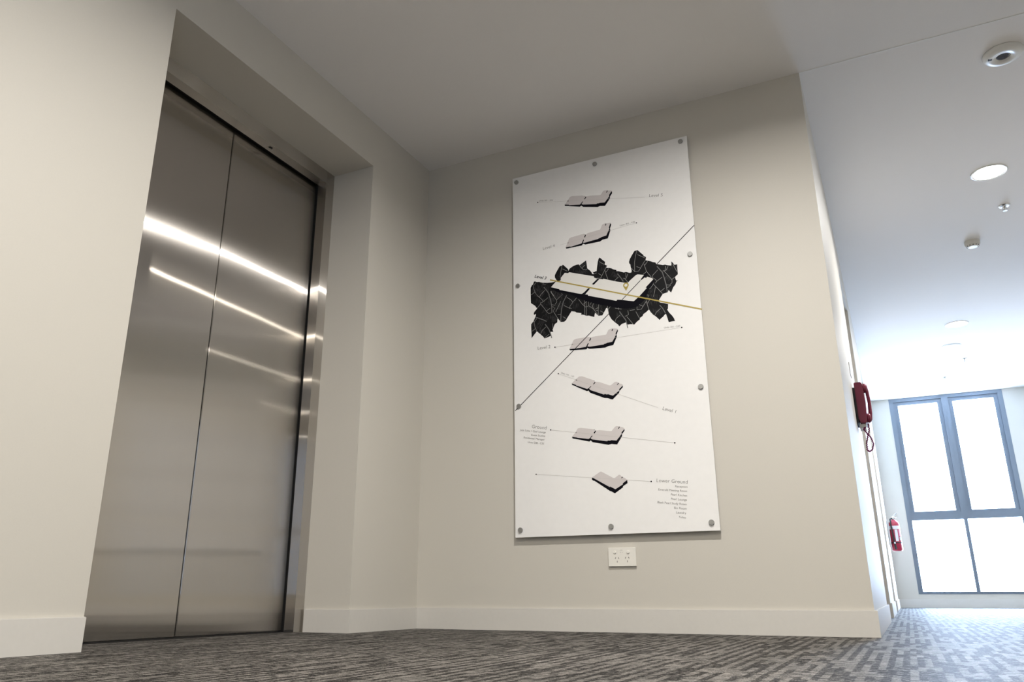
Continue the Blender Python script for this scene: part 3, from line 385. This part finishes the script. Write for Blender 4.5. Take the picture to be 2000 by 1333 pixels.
for p_ in VEINS: pl('leaf_vein', lambda bm: stroke(bm, p_, 0.0016, y2), P_VEIN, leaf)
fp = pl('floor_plan', lambda bm: flat(bm, WHITE, y3), P_PALE, label='large white Level 3 floor plan over black leaves')
pl('plan_side', lambda bm: flat(bm, SLAB, y2-0.00015), P_SLAB, fp)
for p_ in BARS: pl('plan_gap', lambda bm: flat(bm, p_, y4), P_SLAB, fp)
for nm, P_ in PLANS:
    o = pl('floor_plan', lambda bm: flat(bm, P_['top'], y2), P_GREY, label='grey %s floor plan with black edge' % nm)
    pl('plan_side', lambda bm: flat(bm, P_['side'], y3), P_SLAB, o)
    for p_ in P_['bars']: pl('plan_gap', lambda bm: flat(bm, p_, y4), P_SLAB, o)
    pl('leader_line', lambda bm: stroke(bm, P_['line'], 0.0011, y4), P_LINE, o)
    for d_ in P_['dots']: pl('leader_dot', lambda bm: disc(bm, d_, 0.0034, y5), P_SLAB, o)
for d_ in DIAG: pl('diagonal_line', lambda bm: stroke(bm, d_, 0.0034, y5), P_SLAB, label='thin black diagonal line')
pl('gold_line', lambda bm: stroke(bm, GOLD, 0.0068, y5-0.0002), P_GOLD, label='gold line across Level 3')
def pin(bm):
    c, tip = PIN[0], PIN[1]; R, r = 0.0150, 0.0085; n = 28
    outer = [(c[0]+R*math.sin(a), c[1]+R*math.cos(a)) for a in [math.radians(-125+250*i/n) for i in range(n+1)]]
    inner = [(c[0]+r*math.sin(a), c[1]+r*math.cos(a)) for a in [math.radians(-180+360*i/n) for i in range(n+1)]]
    for i in range(n): flat(bm, [outer[i], outer[i+1], inner[i+1], inner[i]], y5-0.0004)
    tipp = (c[0]-0.0008, c[1]-0.031)
    flat(bm, [outer[-1], tipp, outer[0], inner[0]], y5-0.0004)
    flat(bm, [outer[0], inner[0], inner[0]], y5) if False else None
pl('location_pin', pin, P_GOLD, label='gold location pin')
def text(s, a, b_, m, bold, parent, y, name='lettering', height=None, label=None):
    cu = bpy.data.curves.new('t', 'FONT'); cu.body = s; cu.size = 1
    cu.offset = 0.014 if bold == 1 else (-0.012 if bold == 0 else -0.004); cu.space_character = 1.03
    if bold == 1: cu.shear = 0.15
    to = bpy.data.objects.new('t', cu); COL.objects.link(to)
    bpy.context.view_layer.update(); dg = bpy.context.evaluated_depsgraph_get()
    me = bpy.data.meshes.new_from_object(to.evaluated_get(dg)); bpy.data.objects.remove(to); me.name = name
    x0 = min(v.co.x for v in me.vertices); x1 = max(v.co.x for v in me.vertices)
    d = Vector((b_[0]-a[0], b_[1]-a[1])); L_ = d.length; t = d/L_; n = Vector((-t.y, t.x)); s_ = L_/(x1-x0)
    sv = s_*1.0 if height is None else height
    for v in me.vertices:
        px = (v.co.x-x0)*s_; pz = v.co.y*sv
        q_ = Vector((a[0], a[1]))+t*px+n*pz; v.co = (q_.x, y, q_.y)
    me.materials.clear(); me.materials.append(m)
    o = bpy.data.objects.new(name, me); COL.objects.link(o); o.parent = parent
    o.matrix_parent_inverse = Matrix.Translation(parent.location).inverted() if parent.parent is None else Matrix.Identity(4)
    if label: o['label'] = label
    return o
for s, a, b_, k in TEXTS:
    text(s, a, b_, P_TEXT2 if k == 2 else (P_SLAB if k == 1 else P_TEXT), k, board, y4, label='text reading '+s)
for i, (x, z) in enumerate(STAND):
    bm = bmesh.new(); lathe(bm, [(0.0085, -0.0005), (0.0085, BY+0.0005), (0.0125, BY), (0.0125, BY-0.0075), (0.0115, BY-0.0085)], (x, 0, z), 'Y', 28)
    link('standoff', bm, STAND_M, board, smooth=False)

# ------------------------------------------------------------ wall socket
gx0, gx1, gz0, gz1, gy = 1.0727, 1.2085, 0.2943, 0.3798, -0.0120
sock = thing('power_socket', 'white double power socket on the wall below the directory board', 'power socket', ((gx0+gx1)/2, 0, gz0))
link('face_plate', B(gx0, gx1, gy, -0.004, gz0, gz1, bev=0.0015), GPO_M, sock)
link('mounting_block', B(gx0+0.002, gx1-0.002, -0.0045, 0, gz0-0.002, gz1-0.004), GPO_M, sock)
def gp(u, v): return gx0+(u-185)/1300*(gx1-gx0), gz1-(v-255)/880*(gz1-gz0)
for u in (510, 1135):
    x, z = gp(u, 480); bm = bmesh.new(); lathe(bm, [(0.0070, gy+0.0005), (0.0070, gy-0.003), (0.006, gy-0.0042)], (x, 0, z), 'Y', 24); link('switch', bm, GPO_M, sock)
SLOT = mat('slot_dark', (0.10, 0.085, 0.075), 0.7)
for cx, cz, ang in ((528, 750, 25), (672, 750, -30), (603, 915, 0), (1003, 740, 25), (1150, 740, -30), (1085, 910, 0)):
    x, z = gp(cx, cz); bm = bmesh.new(); box(bm, -0.0012, 0.0012, gy-0.0002, gy+0.004, -0.0042, 0.0042)
    bmesh.ops.rotate(bm, verts=bm.verts, cent=(0, 0, 0), matrix=Matrix.Rotation(math.radians(ang), 3, 'Y')); bmesh.ops.translate(bm, verts=bm.verts, vec=(x, 0, z))
    link('pin_slot', bm, SLOT, sock)
def marks(bm):
    for u0, u1, v in ((760, 870, 380), (750, 800, 480), (845, 885, 480)):
        a, z = gp(u0, v); b_, _ = gp(u1, v); flat(bm, [(a, z-0.0011), (b_, z-0.0011), (b_, z+0.0011), (a, z+0.0011)], gy-0.0002)
o = pl('rating_mark', marks, mat('pale_mark', (0.55, 0.53, 0.49), 0.5), sock); o.matrix_parent_inverse = Matrix.Translation(sock.location).inverted()

# ------------------------------------------------------------ red wall phone
py0, pz0 = 1.30, 1.085
phone = thing('wall_phone', 'red wall telephone with coiled cord hanging below it on the white hall wall', 'telephone', (W, 1.36, 1.09))
link('back_plate', B(W, W+0.012, 1.27, 1.45, 1.125, 1.335, bev=0.003), DARKRUB, phone, label='dark mounting plate')
def phone_profile():
    bm = bmesh.new(); prof = [(0.012, 1.366), (0.052, 1.366), (0.056, 1.355), (0.060, 1.30), (0.062, 1.24), (0.060, 1.18), (0.058, 1.15), (0.056, 1.120), (0.022, 1.120), (0.012, 1.15)]
    for y_ in (1.275, 1.445):
        pass
    a = [bm.verts.new((W+x, 1.275, z)) for x, z in prof]; b_ = [bm.verts.new((W+x, 1.445, z)) for x, z in prof]
    bm.faces.new(a); bm.faces.new(b_[::-1])
    for i in range(len(prof)): bm.faces.new((a[i], a[(i+1) % len(prof)], b_[(i+1) % len(prof)], b_[i]))
    bmesh.ops.bevel(bm, geom=list(bm.edges), offset=0.004, segments=2, affect='EDGES'); return bm
body = link('phone_body', phone_profile(), RED_PHONE, phone)
bm = bmesh.new()
tube(bm, [(W+0.058, 1.31, 1.352), (W+0.068, 1.31, 1.343), (W+0.077, 1.31, 1.31), (W+0.081, 1.31, 1.24), (W+0.078, 1.31, 1.18), (W+0.072, 1.31, 1.145), (W+0.060, 1.31, 1.130)], [0.013, 0.014, 0.010, 0.0095, 0.011, 0.014, 0.013], 16)
lathe(bm, [(0.028, 0.056), (0.028, 0.072), (0.020, 0.080)], (W, 1.31, 1.333), 'X', 24); lathe(bm, [(0.028, 0.055), (0.028, 0.072), (0.020, 0.080)], (W, 1.31, 1.152), 'X', 24)
link('handset', bm, RED_PHONE, phone, smooth=True)
link('holder', B(W+0.012, W+0.048, 1.30, 1.42, 1.096, 1.119, bev=0.003), WHITE_PL, phone, label='white lower holder')
bm = bmesh.new(); pts = []
ctrl = [(0.040, 1.30, 1.100), (0.032, 1.30, 1.085), (0.046, 1.30, 1.060), (0.064, 1.305, 1.032), (0.071, 1.31, 1.000), (0.062, 1.31, 0.968), (0.044, 1.315, 0.955), (0.034, 1.32, 0.970), (0.036, 1.32, 1.010), (0.046, 1.32, 1.045), (0.058, 1.32, 1.080), (0.060, 1.31, 1.125)]
for i in range(len(ctrl)-1):
    a, b_ = Vector(ctrl[i]), Vector(ctrl[i+1])
    for k in range(14): pts.append(a.lerp(b_, k/14))
hel = []
for i, p in enumerate(pts):
    a = i*2*math.pi/4.0; hel.append((W+p.x+0.0045*math.cos(a), p.y+0.0045*math.sin(a), p.z))
tube(bm, hel, 0.0024, 6); tube(bm, [(W+p.x, p.y, p.z) for p in pts], 0.003, 6)
link('coiled_cord', bm, mat('cord_plum', (0.22, 0.02, 0.10), 0.5), phone)
# small plates on the wall above and beyond the phone
sg = tag(link('wall_sign', B(W, W+0.004, 1.30, 1.42, 1.43, 1.50), WHITE_PL), 'small white notice plate on the hall wall just above the red phone', 'sign')
link('printed_stripe', B(W+0.004, W+0.0045, 1.31, 1.41, 1.455, 1.47), P_LINE, sg)

# ------------------------------------------------------------ fire extinguisher
ex, ey = W+0.082, 7.45
ext = thing('fire_extinguisher', 'red fire extinguisher with black hose hung on the wall beside the window', 'fire extinguisher', (W, ey, 0.665))
RB = 0.062
bm = bmesh.new(); lathe(bm, [(0.050, 0.672), (RB, 0.682), (RB, 0.985), (0.058, 1.010), (0.044, 1.032), (0.024, 1.045), (0.018, 1.055)], (ex, ey, 0), 'Z', 40)
cyl = link('cylinder', bm, RED_EXT, ext, smooth=True)
def band(name, z0, z1, a0, a1, m, off=0.0009):
    bm = bmesh.new(); n = 24; R_ = RB+off
    lo = [bm.verts.new((ex+R_*math.cos(math.radians(a0+(a1-a0)*i/n)), ey+R_*math.sin(math.radians(a0+(a1-a0)*i/n)), z0)) for i in range(n+1)]
    hi = [bm.verts.new((v.co.x, v.co.y, z1)) for v in lo]
    for i in range(n): bm.faces.new((lo[i], lo[i+1], hi[i+1], hi[i]))
    return link(name, bm, m, ext)
band('colour_band', 0.930, 0.972, 0, 359.9, LABEL_M)
band('instruction_label', 0.785, 0.925, -92, -62, LABEL_M, 0.0011); band('instruction_label', 0.795, 0.835, -48, -12, mat('green_label', (0.45, 0.62, 0.58), 0.5), 0.0013); band('instruction_label', 0.845, 0.925, -52, -20, mat('pink_label', (0.62, 0.20, 0.28), 0.5), 0.0012)
bm = bmesh.new(); lathe(bm, [(0.0175, 1.05), (0.0175, 1.075), (0.012, 1.085)], (ex, ey, 0), 'Z', 20); link('valve', bm, CHROME, ext)
bm = bmesh.new(); tube(bm, [(ex-0.005, ey, 1.082), (ex+0.012, ey-0.004, 1.098), (ex+0.045, ey-0.008, 1.125)], [0.006, 0.007, 0.008], 8); tube(bm, [(ex-0.01, ey, 1.07), (ex+0.045, ey-0.006, 1.073)], 0.006, 8); link('lever', bm, CHROME, ext)
bm = bmesh.new(); lathe(bm, [(0.012, -0.035), (0.012, -0.02)], (ex+0.012, ey, 1.062), 'Y', 16); link('pressure_gauge', bm, CHROME, ext)
bm = bmesh.new(); hz = [(ex-0.01, ey-0.01, 1.066), (ex-0.034, ey-0.03, 1.055), (ex-0.036, ey-0.060, 1.00), (ex-0.030, ey-0.068, 0.93), (ex-0.026, ey-0.070, 0.84), (ex-0.020, ey-0.070, 0.76), (ex-0.014, ey-0.070, 0.69)]
tube(bm, hz, [0.008, 0.009, 0.009, 0.009, 0.009, 0.010, 0.013], 12); link('hose', bm, DARKRUB, ext)
band('strap', 0.762, 0.774, 0, 359.9, DARKRUB, 0.002)
link('buckle', B(ex-0.028, ex-0.010, ey-0.083, ey-0.079, 0.756, 0.776, bev=0.001), LABEL_M, ext)
link('wall_bracket', B(W, ex-RB+0.004, ey-0.02, ey+0.02, 0.74, 1.04), CHROME, ext)

# ------------------------------------------------------------ ceiling fittings
def area(name, loc, power, size, color, parent, spread=166):
    l = bpy.data.lights.new(name, 'AREA'); l.shape = 'DISK'; l.size = size; l.energy = power; l.color = color; l.spread = math.radians(spread)
    o = bpy.data.objects.new(name, l); COL.objects.link(o); o.parent = parent
    o.location = (0, 0, loc[2]-H); return o
def make_downlight(loc, label, group, power, color, R=0.045):
    t = thing('downlight', label, 'ceiling light', loc, group)
    bm = bmesh.new(); lathe(bm, [(R+0.018, H-0.0005), (R+0.018, H-0.004), (R+0.013, H-0.006), (R+0.002, H-0.004), (R, H-0.0005)], (loc[0], loc[1], 0), 'Z', 40); link('bezel', bm, WHITE_PL, t)
    dm = mat('lamp_diffuser', (0.9, 0.9, 0.9), 0.5, emis=color, es=power*3.0)
    bm = bmesh.new(); lathe(bm, [(R, H-0.0005), (R, H-0.0030), (R-0.004, H-0.0036)], (loc[0], loc[1], 0), 'Z', 32); link('diffuser', bm, dm, t)
    area('lamp', (loc[0], loc[1], H-0.007), power, R*1.9, color, t)
    return t
hall_lab = ['glowing round downlight nearest the viewer in the hall ceiling', 'glowing round downlight farther along the hall ceiling, beside the round speaker']
for (x, y), lb in zip([(3.151, 1.589), (3.120, 4.85)], hall_lab): make_downlight((x, y, H), lb, 'hall downlights', HALL_W, (1.0, 0.98, 0.965), 0.085)
lob = ['nearest the lift corner', 'second from the sign wall', 'third from the sign wall', 'fourth from the sign wall', 'fifth from the sign wall']
for i, y in enumerate((-1.80, -3.80, -5.80, -7.80, -9.80)):
    make_downlight((1.95, y, H), 'warm round downlight in the lobby ceiling, %s' % lob[i], 'lobby downlights', LOBBY_W*(1.25 if i == 0 else 0.98), SOFT if i == 0 else WARM)
# emergency light
el = thing('emergency_light', 'white oval emergency light with dark lens near the lobby edge of the hall ceiling', 'emergency light', (3.113, 0.288, H))
bm = bmesh.new(); lathe(bm, [(0.088, H-0.0005), (0.088, H-0.006), (0.080, H-0.018), (0.060, H-0.024), (0.034, H-0.022), (0.030, H-0.012)], (3.113, 0.288, 0), 'Z', 48); link('housing', bm, WHITE_PL, el, smooth=True)
bm = bmesh.new(); lathe(bm, [(0.030, H-0.010), (0.030, H-0.0165), (0.024, H-0.018)], (3.113, 0.288, 0), 'Z', 28); link('lens', bm, mat('dark_lens', (0.06, 0.055, 0.06), 0.1, coat=1), el)
link('test_button', B(3.113-0.066, 3.113-0.048, 0.288-0.014, 0.288+0.004, H-0.024, H-0.019, bev=0.002), DARKRUB, el)
# smoke detector
sd = thing('smoke_detector', 'cream round smoke detector with slotted nose on the hall ceiling', 'smoke detector', (3.124, 2.72, H))
bm = bmesh.new(); lathe(bm, [(0.052, H-0.0005), (0.052, H-0.022), (0.050, H-0.030), (0.036, H-0.044)], (3.124, 2.72, 0), 'Z', 40); link('housing', bm, mat('cream_plastic', (0.62, 0.60, 0.55), 0.5), sd, smooth=False)
bm = bmesh.new(); lathe(bm, [(0.034, H-0.044), (0.030, H-0.048)], (3.124, 2.72, 0), 'Z', 32)
link('nose', bm, WHITE_PL, sd)
bm = bmesh.new()
for k in range(12):
    a = k*math.pi/6; c = bmesh.new(); x, y = 3.124+0.0415*math.cos(a), 2.72+0.0415*math.sin(a)
    v = [(x-0.004*math.sin(a)*s1+0.001*math.cos(a)*s2, y+0.004*math.cos(a)*s1+0.001*math.sin(a)*s2) for s1, s2 in ((-1, -1), (1, -1), (1, 1), (-1, 1))]
    lo = [bm.verts.new((p[0], p[1], H-0.043)) for p in v]; hi = [bm.verts.new((p[0], p[1], H-0.036)) for p in v]
    bm.faces.new(lo); bm.faces.new(hi[::-1])
    for i in range(4): bm.faces.new((lo[i], lo[(i+1) % 4], hi[(i+1) % 4], hi[i]))
    c.free()
link('sensor_slots', bm, DARKRUB, sd)
# sprinklers
def make_sprinkler(loc, label):
    t = thing('sprinkler', label, 'sprinkler', loc, 'hall ceiling sprinklers'); x, y = loc[0], loc[1]
    bm = bmesh.new(); lathe(bm, [(0.036, H-0.0005), (0.036, H-0.003), (0.030, H-0.008), (0.014, H-0.009)], (x, y, 0), 'Z', 32); link('escutcheon', bm, CHROME, t)
    bm = bmesh.new(); lathe(bm, [(0.008, H-0.008), (0.008, H-0.018), (0.004, H-0.030), (0.004, H-0.038)], (x, y, 0), 'Z', 16)
    for s in (-1, 1): tube(bm, [(x+s*0.009, y, H-0.012), (x+s*0.013, y, H-0.024), (x+s*0.004, y, H-0.038)], 0.0022, 6)
    lathe(bm, [(0.014, H-0.038), (0.014, H-0.040)], (x, y, 0), 'Z', 20); link('deflector', bm, CHROME, t)
for loc, lb in (((3.283, 2.155, H), 'chrome sprinkler head in the hall ceiling between the near downlight and the smoke detector'), ((3.258, 6.268, H), 'tiny sprinkler head in the hall ceiling just beyond the round speaker'), ((3.094, 7.076, H), 'tiny sprinkler head in the hall ceiling closest to the window')):
    make_sprinkler(loc, lb)
sp_ = thing('ceiling_speaker', 'flat round white speaker grille behind the farther hall downlight', 'speaker', (3.106, 5.652, H))
bm = bmesh.new(); lathe(bm, [(0.095, H-0.0005), (0.095, H-0.004), (0.086, H-0.007)], (3.106, 5.652, 0), 'Z', 48); link('rim', bm, WHITE_PL, sp_)
bm = bmesh.new(); lathe(bm, [(0.084, H-0.005), (0.084, H-0.009), (0.080, H-0.0095)], (3.106, 5.652, 0), 'Z', 48); link('grille', bm, mat('grille_white', (0.66, 0.66, 0.66), 0.6), sp_)

# ------------------------------------------------------------ window light portals
def portal(loc, rot, sx, sy):
    l = bpy.data.lights.new('portal', 'AREA'); l.shape = 'RECTANGLE'; l.size = sx; l.size_y = sy; l.cycles.is_portal = True
    o = bpy.data.objects.new('portal', l); COL.objects.link(o); o.location = loc; o.rotation_euler = rot
portal(((WX0+WX1)/2, YE+0.16, (WZ0+WZ1)/2), (math.radians(-90), 0, 0), WX1-WX0, WZ1-WZ0)
portal((XR+0.18, (GW[0]+GW[1])/2, (GW[2]+GW[3])/2), (0, math.radians(90), 0), GW[3]-GW[2], GW[1]-GW[0])
